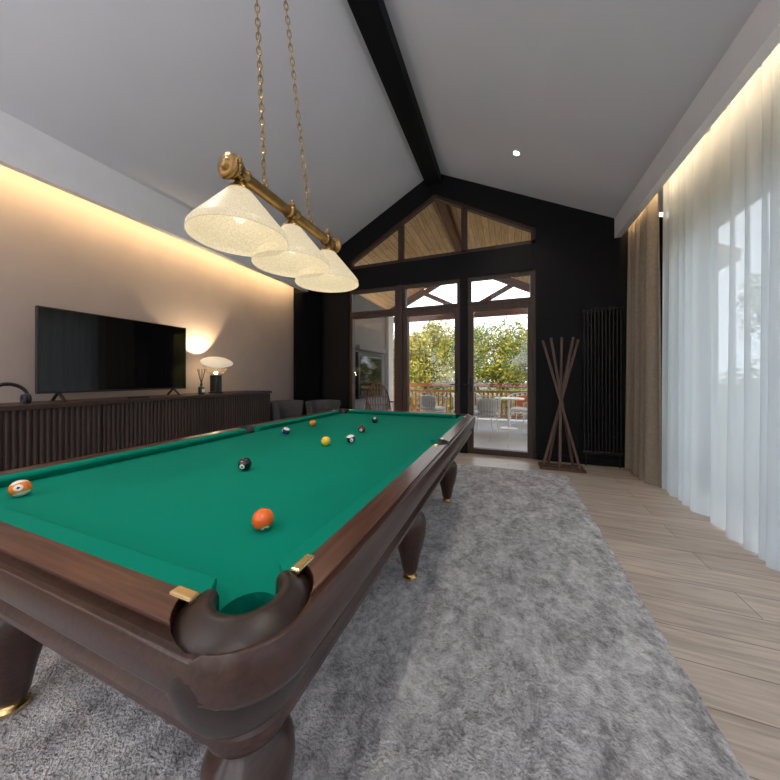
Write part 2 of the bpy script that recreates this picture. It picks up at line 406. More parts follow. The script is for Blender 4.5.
# ------------------------------------------------------------------ billiard table
TX0, TX1, TY0, TY1 = -1.93, -.30, .29, 3.22
NX0, NX1, NY0, NY1 = -1.785, -.445, .425, 3.085
ZB = .80
tab = empty('billiard_table', ((TX0+TX1)/2, (TY0+TY1)/2, 0))
def rrect(x0, x1, y0, y1, r, seg=8):
    pts = []
    for cx, cy, a in ((x1-r, y0+r, -PI/2), (x1-r, y1-r, 0), (x0+r, y1-r, PI/2), (x0+r, y0+r, PI)):
        for k in range(seg+1):
            t = a+PI/2*k/seg; pts.append((cx+r*math.cos(t), cy+r*math.sin(t)))
    return pts
def loft(name, prof, mat, R=.12):
    b = MB(); i = b.mi(mat); rings = []
    for ins, z in prof:
        rings.append([b.bm.verts.new((p[0], p[1], z)) for p in rrect(TX0+ins, TX1-ins, TY0+ins, TY1-ins, max(.02, R-ins))])
    n = len(rings[0])
    for A, B in zip(rings, rings[1:]):
        for k in range(n): b.face([A[k], A[(k+1) % n], B[(k+1) % n], B[k]], i, True)
    b.face(rings[0][::-1], i); b.face(rings[-1], i)
    return b.done(name, tab, sharp=30)
body = loft('rail_frame', [(.075, .66), (.04, .66), (.034, .666), (.034, .678), (.046, .688), (.052, .695), (.052, .725), (.045, .735), (.034, .742), (.018, .746), (.006, .754), (.0, .766), (0, .80), (.003, .815), (.010, .828), (.022, .8345)], M['mahog'])
CO = .014
corners = [(NX0-CO, NY0-CO), (NX0-CO, NY1+CO), (NX1+CO, NY0-CO), (NX1+CO, NY1+CO)]
ym = (NY0+NY1)/2
sides = [(NX0-.058, ym), (NX1+.058, ym)]
def cutter(rc, rs, z0, z1):
    b = MB()
    for c in corners: b.cyl((c[0], c[1], 0), rc, z0, z1, M['baize'], 32)
    for c in sides: b.cyl((c[0], c[1], 0), rs, z0, z1, M['baize'], 32)
    return b.done('cutter')
b = MB(); b.box((NX0-.05, NY0-.05, .67), (NX1+.05, NY1+.05, 1), M['mahog']); c0 = b.done('cutter')
cut(body, c0); cut(body, cutter(.113, .072, .69, 1))
def topboard(name, mn, mx, mat):
    b = MB(); b.box(mn, mx, mat); o = b.done(name, tab)
    cut(o, cutter(.113, .072, .60, 1))
    bv = o.modifiers.new('bevel', 'BEVEL'); bv.width = .0015; bv.segments = 2; bv.limit_method = 'ANGLE'; bv.angle_limit = math.radians(40)
IN = .024
topboard('rail_top_1', (TX0+IN+.1, TY0+IN, .833), (TX1-IN-.1, NY0-.0505, .8385), M['mahogX'])
topboard('rail_top_2', (TX0+IN+.1, NY1+.0505, .833), (TX1-IN-.1, TY1-IN, .8385), M['mahogX'])
topboard('rail_top_3', (TX0+IN, TY0+IN+.1, .833), (NX0-.0505, TY1-IN-.1, .8385), M['mahogT'])
topboard('rail_top_4', (NX1+.0505, TY0+IN+.1, .833), (TX1-IN, TY1-IN-.1, .8385), M['mahogT'])
b = MB(); b.box((NX0-.052, NY0-.052, .72), (NX1+.052, NY1+.052, ZB), M['baize']); bed = b.done('cloth_bed', tab)
cut(bed, cutter(.053, .054, .60, 1))
def cushion(p0, p1, inward, e0, e1, name):
    b = MB(); i = b.mi(M['baize'])
    p0 = Vector(p0); p1 = Vector(p1); d = (p1-p0).normalized(); o = -Vector(inward)
    sec = [(0, .829, 0), (.006, .8365, .12), (.05, .8375, 1), (.05, ZB+.001, 1), (.014, ZB+.001, .3), (0, .822, 0)]
    A = []; B = []
    for off, z, t in sec:
        q0 = p0+o*off-d*e0*t; q1 = p1+o*off+d*e1*t
        A.append(b.bm.verts.new((q0.x, q0.y, z))); B.append(b.bm.verts.new((q1.x, q1.y, z)))
    n = len(sec)
    for k in range(n): b.face([A[k], A[(k+1) % n], B[(k+1) % n], B[k]], i)
    b.face(A[::-1], i); b.face(B, i)
    return b.done(name, tab, bevel=.002)
G = .080; S = .066
cushion((NX0+G, NY0), (NX1-G, NY0), (0, 1), .04, .04, 'cushion_1')
cushion((NX0+G, NY1), (NX1-G, NY1), (0, -1), .04, .04, 'cushion_2')
for k, (x, inw) in enumerate(((NX0, (1, 0)), (NX1, (-1, 0)))):
    cushion((x, NY0+G), (x, ym-S), inw, .04, .018, 'cushion_%d' % (3+2*k)); cushion((x, ym+S), (x, NY1-G), inw, .018, .04, 'cushion_%d' % (4+2*k))
b = MB()
def ring(c, ri, ro, amid, half, top, corner):
    if corner: pr = [(ri, .69), (ri, top-.014), (ri+.004, top-.005), (ri+.012, top), (ri+.022, top-.002), (ri+.034, top-.010), (ri+.048, top-.016), (ro-.012, top-.028), (ro-.003, top-.047), (ro, .77), (ro-.004, .745), (ro-.016, .71), (ro-.028, .69)]
    else: pr = [(ri, .69), (ri, top-.012), (ri+.006, top-.003), ((ri+ro)/2, top), (ro-.006, top-.004), (ro, top-.014), (ro, .735), (ro-.003, .72), (ro-.012, .70), (ro-.02, .69)]
    b.lathe(pr, M['leather'], (c[0], c[1], 0), 30, None, amid-half, amid+half, True)
    b.cyl((c[0], c[1], 0), ri+.006, .685, .692, M['leather'])
ctr = Vector(((NX0+NX1)/2, ym))
for c in corners:
    sx = 1 if c[0] > ctr.x else -1; sy = 1 if c[1] > ctr.y else -1
    ring(c, .051, .124, math.atan2(sy, sx), math.radians(112), .845, True)
for c in sides:
    ring(c, .052, .075, 0 if c[0] > ctr.x else PI, math.radians(100), .844, False)
b.done('leather_pockets', tab, sharp=50)
b = MB()
for c in corners:
    sx = 1 if c[0] > ctr.x else -1; sy = 1 if c[1] > ctr.y else -1
    x = c[0]-sx*.098; y = c[1]+sy*.046
    b.box((x-.028, y-.011, .832), (x+.028, y+.011, .8435), M['brass'])
    x = c[0]+sx*.040; y = c[1]-sy*.102
    b.box((x-.011, y-.028, .832), (x+.011, y+.028, .8435), M['brass'])
for c in sides:
    sx = 1 if c[0] > ctr.x else -1
    for q in (-1, 1): b.box((c[0]+sx*.01-.012, c[1]+q*.092-.022, .832), (c[0]+sx*.01+.012, c[1]+q*.092+.022, .8435), M['brass'])
b.done('brass_plates', tab, bevel=.004)
b = MB()
prof = [(0, .05), (.035, .05), (.04, .06), (.045, .075), (.05, .10), (.055, .13), (.065, .17), (.082, .23), (.096, .30), (.099, .34), (.096, .375), (.082, .40), (.065, .415), (.058, .43), (.072, .44), (.088, .455), (.094, .475), (.088, .495), (.07, .51), (.064, .52), (.08, .53), (.085, .545), (0, .545)]
for lx in (-.55, -1.68):
    for ly in (.53, 1.74, 2.93):
        b.lathe(prof, M['mahog'], (lx, ly, 0), 32)
        b.box((lx-.09, ly-.09, .545), (lx+.09, ly+.09, .66), M['mahog'])
        b.lathe([(0, 0.016), (.038, .016), (.045, .022), (.044, .032), (.030, .042), (.036, .050), (0, .052)], M['brass'], (lx, ly, 0), 20)
b.done('legs', tab)
b = MB(); b.box((TX0+.14, TY0+.14, .63), (TX1-.14, TY1-.14, .70), M['mahog']); b.done('slate_frame', tab)

# balls
def ballmat(name, col, stripe):
    m, nt, bb = new_mat(name); setin(bb, Roughness=.12); bb.inputs['Coat Weight'].default_value = .5
    tc = nt.nodes.new('ShaderNodeTexCoord'); sp = nt.nodes.new('ShaderNodeSeparateXYZ'); nt.links.new(tc.outputs['Object'], sp.inputs[0])
    def math_(op, a, v):
        q = nt.nodes.new('ShaderNodeMath'); q.operation = op; nt.links.new(a, q.inputs[0])
        if v is not None: q.inputs[1].default_value = v
        return q.outputs[0]
    def mix(f, a, bcol):
        q = nt.nodes.new('ShaderNodeMix'); q.data_type = 'RGBA'; nt.links.new(f, q.inputs[0])
        if isinstance(a, tuple): q.inputs[6].default_value = a
        else: nt.links.new(a, q.inputs[6])
        q.inputs[7].default_value = bcol; return q.outputs[2]
    W = (.85, .82, .74, 1)
    az = math_('ABSOLUTE', sp.outputs['Z'], None)
    out = mix(math_('GREATER_THAN', az, .0165 if stripe else 1), rgb(col), W)
    ax = math_('ABSOLUTE', sp.outputs['X'], None)
    out = mix(math_('GREATER_THAN', ax, .0262), out, W)
    out = mix(math_('GREATER_THAN', ax, .0281), out, (.02, .02, .02, 1))
    nt.links.new(out, bb.inputs['Base Color']); return m
balls = [(-1.60, .522, (.85, .22, .02), 1, (.25, -.3, -.5)), (-.629, .651, (.85, .13, .01), 0, (.9, .75, -.5)), (-1.103, 1.033, (.01, .01, .012), 0, (.2, .2, -1.2)),
         (-1.50, 1.772, (.01, .03, .16), 1, (.3, .2, 1)), (-1.547, 2.164, (.75, .25, .02), 0, (1, .2, .4)), (-1.037, 1.584, (.9, .55, .03), 0, (.8, .1, .2)),
         (-.924, 1.693, (.01, .015, .06), 1, (.2, .1, -.9)), (-1.025, 2.047, (.10, .01, .02), 0, (.1, .2, -1.4)), (-1.129, 2.52, (.01, .02, .04), 0, (.3, .9, 1.9))]
for k, (x, y, col, st, rt) in enumerate(balls):
    b = MB(); b.ellipsoid((0, 0, 0), (.0286, .0286, .0286), ballmat('ball_resin_%d' % k, col, st), seg=32)
    o = b.done('billiard_ball'); o.location = (x, y, ZB+.0287); o.rotation_euler = rt

# ------------------------------------------------------------------ pendant light
LX, LY = -1.031, .94; SP = .325
pend = empty('billiard_pendant_light', (LX, LY+SP, 2.05))
Ry = Matrix.Rotation(-PI/2, 4, 'X')   # z -> y
def alongY(prof, c, mat, seg=24): b.lathe(prof, mat, c, seg, Ry)
b = MB()
bz = 2.055
alongY([(0, -.04), (.0, -.038), (.012, -.038), (.020, -.032), (.022, -.028), (.030, -.026), (.048, -.024), (.052, -.018), (.052, -.010), (.046, -.004), (.030, -.002), (.024, .002), (.030, .01), (.030, .02), (.026, .03),
        (.026, .72), (.032, .73), (.032, .74), (.024, .75), (.030, .756), (.046, .758), (.052, .764), (.052, .772), (.046, .778), (.022, .786), (.012, .79), (0, .792)], (LX, LY-.04, bz), M['abrass'])
for k in range(3):
    y = LY+SP*k
    alongY([(.0265, -.035), (.034, -.03), (.034, -.018), (.029, -.012), (.029, .012), (.034, .018), (.034, .03), (.0265, .035)], (LX, y, bz), M['abrass'])
    b.lathe([(0, 0), (.016, 0), (.016, .016), (.024, .020), (.028, .032), (.030, .036), (.044, .044), (.050, .052), (.051, .062), (.046, .066), (0, .066)][::-1], M['abrass'], (LX, y, bz-.018), 24, Matrix.Scale(-1, 4, (0, 0, 1)))
    b.lathe([(0, .064), (.004, .060), (.009, .052), (.006, .044), (.014, .038), (.016, .030), (.012, .026), (.02, .020), (.02, .012), (0, .012)], M['abrass'], (LX, y, bz+.012), 16)
b.done('brass_bar', pend, sharp=60)
for k in range(3):
    y = LY+SP*k; z0 = 1.79
    b = MB()
    pr = [(.042, .196), (.050, .190), (.085, .148), (.120, .106), (.155, .064), (.178, .036), (.188, .021), (.191, .0), (.1875, -.001), (.185, .018), (.175, .033), (.152, .060), (.117, .102), (.082, .143), (.042, .186)]
    b.lathe(pr, M['shade'], (LX, y, z0), 48, None, 0, 2*PI, True); b.done('shade_%d' % (k+1), pend, sharp=70)
    b = MB(); b.ellipsoid((LX, y, z0+.10), (.028, .028, .035), M['bulbsoft']); b.done('bulb_%d' % (k+1), pend)
    light('lamp_%d' % (k+1), 'POINT', (LX, y, z0+.02), .6, (1, .86, .66), pend, shadow_soft_size=.05)
b = MB()
top = Vector((-1.085, 1.02, RZ-.26))
def chain(p0, p1):
    p0 = Vector(p0); p1 = Vector(p1); L = (p1-p0).length; d = (p1-p0).normalized(); n = int(L/.031)
    x = d.cross(Vector((0, 1, 0))).normalized(); y = d.cross(x)
    for k in range(n):
        c = p0+d*(k+.5)*L/n; u = x if k % 2 else y
        u = (u*math.cos(.6)+(y if k % 2 else -x)*math.sin(.6))
        b.tube([c+u*.010*math.cos(2*PI*j/10)+d*.0205*math.sin(2*PI*j/10) for j in range(10)], .0028, M['abrass'], 5, True)
chain((LX, 1.08, bz+.026), top+Vector((0, -.02, 0))); chain((LX, 1.42, bz+.026), top+Vector((0, .02, 0)))
b.lathe([(0, .04), (.065, .04), (.065, .03), (.05, .012), (.02, 0), (0, -.01)], M['abrass'], tuple(top), 28)
for y in (1.08, 1.42): b.tube([(LX+.014*math.cos(a*.6), y, bz+.034+.014*math.sin(a*.6)) for a in range(11)], .003, M['abrass'], 6, True)
b.done('chains', pend)

# ------------------------------------------------------------------ ceiling downlights
def downlight(x, y, e=12):
    z = RZ-abs(x-RX)*(.4965 if x > RX else .535)
    s = math.atan(.4965) if x > RX else -math.atan(.535)
    R = Matrix.Rotation(s, 4, 'Y')
    d = empty('recessed_downlight', (x, y, z))
    b = MB(); b.lathe([(.036, -.001), (.055, -.001), (.057, -.004), (.052, -.010), (.038, -.010), (.034, -.002)], M['trimw'], (x, y, z), 28, R, closed_prof=True); b.done('bezel', d)
    b = MB(); b.cyl((x, y, z), .035, -.005, -.001, M['bulb'], 20, R); b.done('lens', d)
    o = light('spot', 'SPOT', (x, y, z-.03), e, (1, .88, .72), d, spot_size=2.0, spot_blend=.8, shadow_soft_size=.04)
for x, y in ((.10, 4.07), (.10, .9), (-2.4, .9), (.1, -1.2), (-2.4, -1.2)): downlight(x, y, 45)  # all but the first are extra lights added to brighten the room

# unseen floor lamps added behind the viewpoint to brighten the ceiling
for x, y in ((.95, -1.7), (-3.1, -1.6), (-1.1, -2.0)):
    o = empty('added_ceiling_fill_lamp', (x, y, 0)); b = MB()
    b.lathe([(0, 0), (.15, 0), (.15, .015), (.02, .03), (.012, .05), (.012, 1.72), (.03, 1.74), (.10, 1.78), (.17, 1.86), (.165, 1.862), (.095, 1.79), (.0, 1.76)], M['metalblk'], (x, y, 0), 28); b.done('stand', o)
    l = light('added_fill_light', 'AREA', (x, y, 1.84), 58, (.97, .95, 1), o, shape='DISK', size=.3); l.rotation_euler = (PI, 0, 0)

# ------------------------------------------------------------------ curtains
def curtain(name, x, ya, yb, z0, z1, mat, amp, wl, n=None, thick=0, seed=1):
    rnd = random.Random(seed); b = MB(); i = b.mi(mat); n = n or int((yb-ya)/wl*14); nz = 14
    ph = 0; prof = []
    for k in range(n+1):
        ph += 2*PI*(yb-ya)/n/wl*(1+.5*math.sin(k*.05+seed)+rnd.uniform(-.1, .1)); prof.append(ph)
    g = []
    for k in range(n+1):
        col = []
        for j in range(nz+1):
            t = j/nz; a = amp*(1.0-.45*t)
            xx = x+a*math.sin(prof[k])+.35*a*math.sin(prof[k]*.37+1.5+t*.8)
            yy = ya+(yb-ya)*k/n+.3*a*math.cos(prof[k])
            col.append(b.bm.verts.new((xx, yy, z0+(z1-z0)*t)))
        g.append(col)
    for k in range(n):
        for j in range(nz): b.face([g[k][j], g[k+1][j], g[k+1][j+1], g[k][j+1]], i, True)
    return b.done(name, recalc=False, sharp=180)
curtain('sheer_curtain', 1.60, -2.45, 4.2, .008, 3.34, M['sheer'], .048, .15, seed=3)
curtain('beige_curtain', 1.51, 4.14, 4.86, .01, 3.34, M['drape'], .058, .12, seed=5)
b = MB(); i = b.mi(M['blackdrape']); g = []
for k in range(101):
    x = -3.93+.62*k/100; y = YB-.075+.035*math.sin(k*.55)
    g.append([b.bm.verts.new((x, y, z)) for z in (.012, 1.5, 2.86)])
for k in range(100):
    for j in range(2): b.face([g[k][j], g[k+1][j], g[k+1][j+1], g[k][j+1]], i, True)
b.done('black_curtain', recalc=False, sharp=180)

# ------------------------------------------------------------------ radiator
b = MB()
for k in range(11):
    x = .985+k*.042; b.tube([(x, YB-.07, .16), (x, YB-.07, 2.16)], .0145, M['metalblk'], 10)
for z in (.19, 2.13): b.tube([(.965, YB-.07, z), (1.425, YB-.07, z)], .020, M['metalblk'], 10)
for z in (.4, 1.95):
    for x in (1.05, 1.35): b.box((x-.012, YB-.07, z-.012), (x+.012, YB-.001, z+.012), M['metalblk'])
b.tube([(1.0, YB-.07, .17), (1.0, YB-.07, .0)], .009, M['metalblk']); b.tube([(1.39, YB-.07, .17), (1.39, YB-.07, .0)], .009, M['metalblk'])
b.done('column_radiator')

# ------------------------------------------------------------------ crossed-stick coat stand
b = MB(); cx, cy = .66, 4.60
tops = [(-.215, .05), (-.13, -.07), (.02, .09), (.13, -.08), (.21, .03)]
bots = [(.21, -.03), (.15, .08), (-.03, -.10), (-.14, .09), (-.215, -.04)]
for k, (t, q) in enumerate(zip(tops, bots)):
    sh = .012*(k-2)
    p0 = Vector((cx+q[0], cy+q[1]+sh, .026)); p1 = Vector((cx+t[0], cy+t[1]+sh, 1.76-.02*abs(k-2)))
    b.beam(p0, p1, .030, .022, M['stick'], up=(0, 1, 0))
fr = [(-.25, -.13), (.25, -.13), (.25, .13), (-.25, .13)]
for k in range(4):
    a = fr[k]; c = fr[(k+1) % 4]; b.beam((cx+a[0], cy+a[1], .013), (cx+c[0], cy+c[1], .013), .035, .024, M['stick'])
b.beam((cx-.25, cy, .013), (cx+.25, cy, .013), .03, .022, M['stick'])
b.done('coat_stand')

# ------------------------------------------------------------------ media console
con = empty('media_console', (-3.73, 1.7, 0))
b = MB()
b.box((-3.985, -.5, .06), (-3.53, 3.78, .965), M['console']); b.box((-3.985, -.52, .965), (-3.49, 3.80, 1.0), M['console'])
b.box((-3.94, -.45, 0), (-3.58, 3.73, .06), M['metalblk']); b.done('carcass', con, bevel=.003)
b = MB(); y = -.49
while y < 3.77:
    b.lathe([(.015, .07), (.015, .96)], M['console'], (-3.53, y+.017, 0), 8, None, -PI/2, PI/2); y += .037
b.done('fluted_front', con)
b = MB()
for yy in (.58, 1.65, 2.72): b.box((-3.532, yy-.003, .07), (-3.512, yy+.003, .96), M['metalblk'])
b.done('door_gaps', con)

# TV
tv = empty('television', (-3.72, 1.95, 1.0))
b = MB(); b.box((-3.765, 1.31, 1.075), (-3.725, 2.59, 1.83), M['blackgloss']); b.box((-3.80, 1.5, 1.15), (-3.765, 2.4, 1.6), M['blackgloss']); b.done('housing', tv, bevel=.004)
b = MB(); b.box((-3.7255, 1.322, 1.095), (-3.7235, 2.578, 1.820), M['screen']); b.done('screen', tv)
b = MB()
for yy in (1.45, 2.45):
    b.beam((-3.75, yy, 1.085), (-3.64, yy, 1.008), .02, .012, M['metalblk']); b.beam((-3.75, yy, 1.085), (-3.85, yy, 1.008), .02, .012, M['metalblk'])
b.done('feet', tv)

# reflector table lamp
L0 = (-3.70, 2.98, 1.0)
lamp = empty('table_lamp', L0)
b = MB()
pr = [(0, 0), (.085, 0), (.088, .01), (.088, .02), (.062, .024), (.060, .22), (.07, .225), (.074, .235), (.066, .245), (0, .245)]
b.lathe(pr, M['blackgloss'], L0, 32)
for k in range(20):
    a = 2*PI*k/20; b.tube([(L0[0]+.064*math.cos(a), L0[1]+.064*math.sin(a), 1.025), (L0[0]+.064*math.cos(a), L0[1]+.064*math.sin(a), 1.22)], .007, M['blackgloss'], 6)
b.done('fluted_base', lamp)
tl = Matrix.Rotation(math.radians(12), 4, 'X') @ Matrix.Rotation(math.radians(20), 4, 'Y')
mg = glass_thin('lamp_glass', (.99, .97, .93), .12)
b = MB(); b.lathe([(.03, .0), (.08, .012), (.13, .045), (.165, .10), (.180, .155), (.183, .18)], mg, (L0[0], L0[1], L0[2]+.25), 40, tl); b.done('glass_bowl', lamp)
mr = plain('lamp_reflector', (.8, .78, .72), .5, emit=(1, .85, .62), es=.15)
b = MB(); b.lathe([(0, .225), (.09, .215), (.16, .195), (.192, .178), (.192, .184), (.16, .203), (.09, .224), (0, .233)], mr, (L0[0], L0[1], L0[2]+.25), 40, tl); b.done('reflector', lamp)
b = MB(); b.ellipsoid((L0[0], L0[1], 1.275), (.02, .02, .02), M['bulb']); b.done('bulb', lamp)
light('lamp_light', 'POINT', (L0[0]-.02, L0[1], 1.33), 2.5, (1, .74, .42), lamp, shadow_soft_size=.02)
sp_ = light('lamp_glow', 'SPOT', (L0[0]-.10, L0[1]-.03, 1.52), 34, (1, .74, .42), lamp, shadow_soft_size=.01, spot_size=1.75, spot_blend=.35)
sp_.rotation_euler = Vector((-.62, -.12, .85)).to_track_quat('-Z', 'Y').to_euler()

# reed diffuser
b = MB(); c = (-3.58, 2.68, 1.0)
b.lathe([(0, 0), (.032, 0), (.034, .01), (.034, .09), (.02, .105), (.014, .11), (.014, .13), (.018, .132), (.018, .14), (0, .14)], M['blackgloss'], c, 24)
for k in range(7):
    a = 2*PI*k/7+.3; b.tube([(c[0], c[1], 1.12), (c[0]+.045*math.cos(a), c[1]+.045*math.sin(a), 1.32)], .0022, M['metalblk'], 5)
b.box((c[0]+.0335, c[1]-.018, 1.03), (c[0]+.0355, c[1]+.018, 1.07), M['white'])
b.done('reed_diffuser')
# headphones
b = MB(); hc = Vector((-3.62, 1.12, 1.0))
pts = [hc+Vector((.0, .105*math.cos(a), .055+.11*math.sin(a))) for a in [PI*k/18 for k in range(19)]]
pts = [Vector((p.x-.25*(p.z-1.055), p.y, p.z)) for p in pts]
b.tube(pts, [.009+.006*math.sin(PI*k/18) for k in range(19)], M['blackgloss'], 10)
for q in (-1, 1):
    m4 = Matrix.Rotation(PI/2, 4, 'X')
    b.lathe([(0, -.018), (.03, -.018), (.040, -.012), (.042, 0), (.040, .012), (.028, .018), (0, .018)], M['blackgloss'], (hc.x, hc.y+q*.098, 1.044), 24, m4)
    b.lathe([(.022, .018), (.036, .016), (.040, .022), (.034, .03), (.022, .027)], M['fabricgrey'], (hc.x, hc.y+q*.098, 1.044), 24, Matrix.Rotation(PI/2*q, 4, 'X'), closed_prof=True)
b.done('headphones')
b = MB(); b.box((-3.60, 1.90, 1.001), (-3.555, 2.08, 1.018), M['blackgloss'])
for k in range(5): b.box((-3.585, 1.92+k*.03, 1.018), (-3.57, 1.935+k*.03, 1.021), M['fabricgrey'])
b.done('remote_control', bevel=.004)

# ------------------------------------------------------------------ grey armchairs (by left wall)
def armchair(loc, rot):
    o = empty('armchair', (0, 0, 0)); 
    b = MB(); m_ = M['fabricgrey']
    prof = [(.28, .22), (.285, .45), (.31, .62), (.335, .78), (.335, .80), (.32, .812), (.30, .80), (.275, .62), (.25, .45), (.24, .40), (.24, .22)]
    b.lathe(prof, m_, (0, 0, 0), 36, None, math.radians(62), math.radians(298), True); b.done('tub_back', o, sharp=70)
    b = MB(); b.ellipsoid((.02, 0, .40), (.27, .25, .085), m_, e=.55, seg=32); b.ellipsoid((.02, 0, .27), (.27, .25, .06), m_, e=.4, seg=32); b.done('seat', o, sharp=180)
    b = MB()
    for sx in (-.16, .2):
        for sy in (-.18, .18): b.tube([(sx, sy, .24), (sx*1.2, sy*1.2, 0)], [.016, .010], M['metalblk'], 10)
    b.done('legs', o)
    o.location = loc; o.rotation_euler = (0, 0, rot); o.scale = (.88, .88, 1)
armchair((-3.50, 4.14, 0), -.2); armchair((-2.95, 4.42, 0), -.6)

# ------------------------------------------------------------------ porch (one pavilion: roof, trusses, posts, side wall)
b = MB(); b.box((-4.6, YB+.14, -.15), (2.6, 9.5, -.01), M['deck']); b.done('patio_floor')
PR, PY1 = 4.60, 9.3
pv = empty('porch_pavilion', (RX, 7.2, 0))
b = MB()
b.prism([(RX, PR), (2.7, PR-1.92), (2.7, PR-1.78), (RX, PR+.16)], YB+.15, PY1, M['pine'])
b.prism([(RX, PR), (RX, PR+.16), (-5.0, PR-1.78), (-5.0, PR-1.92)], YB+.15, PY1, M['pine'])
b.done('boarded_roof', pv)
b = MB()
for sx in (-1, 1): b.beam((RX, 9.15, PR-.10), (RX+sx*3.75, 9.15, PR-.10-1.875), .14, .18, M['beam'])
b.beam((RX, YB+.16, PR-.13), (RX, 9.25, PR-.13), .16, .22, M['beam'])
b.beam((RX-2.7, 9.15, 3.05), (RX+2.7, 9.15, 3.05), .14, .18, M['beam'])
b.beam((RX, 9.15, 3.05), (RX, 9.15, 4.4), .14, .14, M['beam'])
for sx in (-1, 1): b.beam((RX, 9.15, 3.15), (RX+sx*1.3, 9.15, 3.82), .11, .12, M['beam'])
for x in (-4.4, 2.2): b.beam((x, YB+.16, 2.72), (x, 9.25, 2.72), .14, .18, M['beam'])
b.done('trusses', pv)
b = MB()
for x in (-4.4, -3.0, .95, 2.2):
    b.box((x-.08, 9.07, -.01), (x+.08, 9.23, 2.95 if abs(x) < 3.5 else 2.7), M['beam']); b.box((x-.11, 9.04, -.01), (x+.11, 9.26, .12), M['beam'])
b.done('posts', pv, bevel=.01)
b = MB()
b.beam((-4.4, 9.15, .12), (2.2, 9.15, .12), .09, .07, M['rail']); b.beam((-4.4, 9.15, .98), (2.2, 9.15, .98), .12, .10, M['rail'])
b.beam((-4.4, 9.15, .80), (2.2, 9.15, .80), .05, .06, M['rail'])
x = -4.25
while x < 2.15:
    b.box((x-.024, 9.13, .12), (x+.024, 9.17, .80), M['rail']); x += .12
b.done('railing', pv)
b = MB()
b.box((-3.25, YB+.15, -.01), (-3.0, 7.4, 3.0), M['greywall']); b.box((-3.3, 7.4, -.01), (-2.92, 7.75, 3.0), M['white']); b.done('side_wall', pv)
b = MB(); b.box((-3.0, 5.7, .75), (-2.93, 7.0, 1.75), M['metalblk']); b.box((-2.935, 5.78, .83), (-2.925, 6.92, 1.67), M['screen']); b.box((-3.0, 5.6, 1.80), (-2.85, 7.1, 1.88), M['greywall']); b.done('outdoor_fireplace', pv, bevel=.005)
# uplights added on the eaves beams to brighten the porch boards
for x, a in ((-4.3, .35), (2.1, -.35)):
    for y in (6.3, 8.1):
        b = MB(); b.box((x-.05, y-.25, 2.812), (x+.05, y+.25, 2.86), M['metalblk']); b.done('added_fill_housing', pv)
        l = light('added_fill_light', 'AREA', (x, y, 2.875), 230, (1, .84, .64), pv, shape='RECTANGLE', size=.08, size_y=.45); l.rotation_euler = (0, PI+a*-2.2, 0)

def patio_chair(loc, rot, back='cushw'):
    o = empty('patio_chair', (0, 0, 0)); W_ = M['white']
    b = MB()
    def P(a, z):
        k = .33+.07*(z-.35); return Vector((k*math.cos(a)*.95, k*math.sin(a), z+(.10*(-math.cos(a)) if z > .5 else 0)))
    A = [math.radians(55+250*k/24) for k in range(25)]
    for z in (.34, .72): b.tube([P(a, z) for a in A], .011, W_, 8)
    for a in A[::1]: b.tube([P(a, .34), P(a, .53)*.5+P(a, .55)*.5, P(a, .72)], .006, W_, 6)
    fr = [Vector((.33*.95*math.cos(a), .33*math.sin(a), .34)) for a in [2*PI*k/24 for k in range(24)]]
    b.tube(fr, .011, W_, 8, True)
    for s in (-1, 1): b.tube([(.22, s*.2, .34), (.27, s*.25, .012), (-.25, s*.25, .012), (-.2, s*.2, .34)], .010, W_, 8)
    for s in (-.2, 0, .2): b.tube([(-.3, s, .34), (.3, s, .34)], .007, W_, 6)
    b.done('wire_frame', o)
    b = MB(); b.ellipsoid((0, 0, .40), (.28, .28, .055), M['cushw'], e=.6, seg=28); b.ellipsoid((-.20, 0, .60), (.07, .22, .16), M[back], e=.6, seg=28, m4=Matrix.Rotation(-.2, 4, 'Y')); b.done('cushions', o, sharp=180)
    o.location = loc; o.rotation_euler = (0, 0, rot)
patio_chair((-.5, 7.25, -.01), 1.9); patio_chair((-1.85, 7.9, -.01), 1.2); patio_chair((.62, 7.2, -.01), 2.6); patio_chair((-1.05, 8.4, -.01), -1.4, 'cusho'); patio_chair((.35, 8.45, -.01), -1.9, 'cusho')
b = MB(); c = (.02, 7.78, -.01)
b.lathe([(0, .70), (.34, .70), (.345, .71), (.345, .72), (.34, .73), (0, .73)], M['white'], c, 36); b.lathe([(0, 0), (.2, 0), (.2, .012), (.03, .03), (.025, .68), (.08, .70), (0, .70)], M['white'], c, 28); b.done('patio_table')

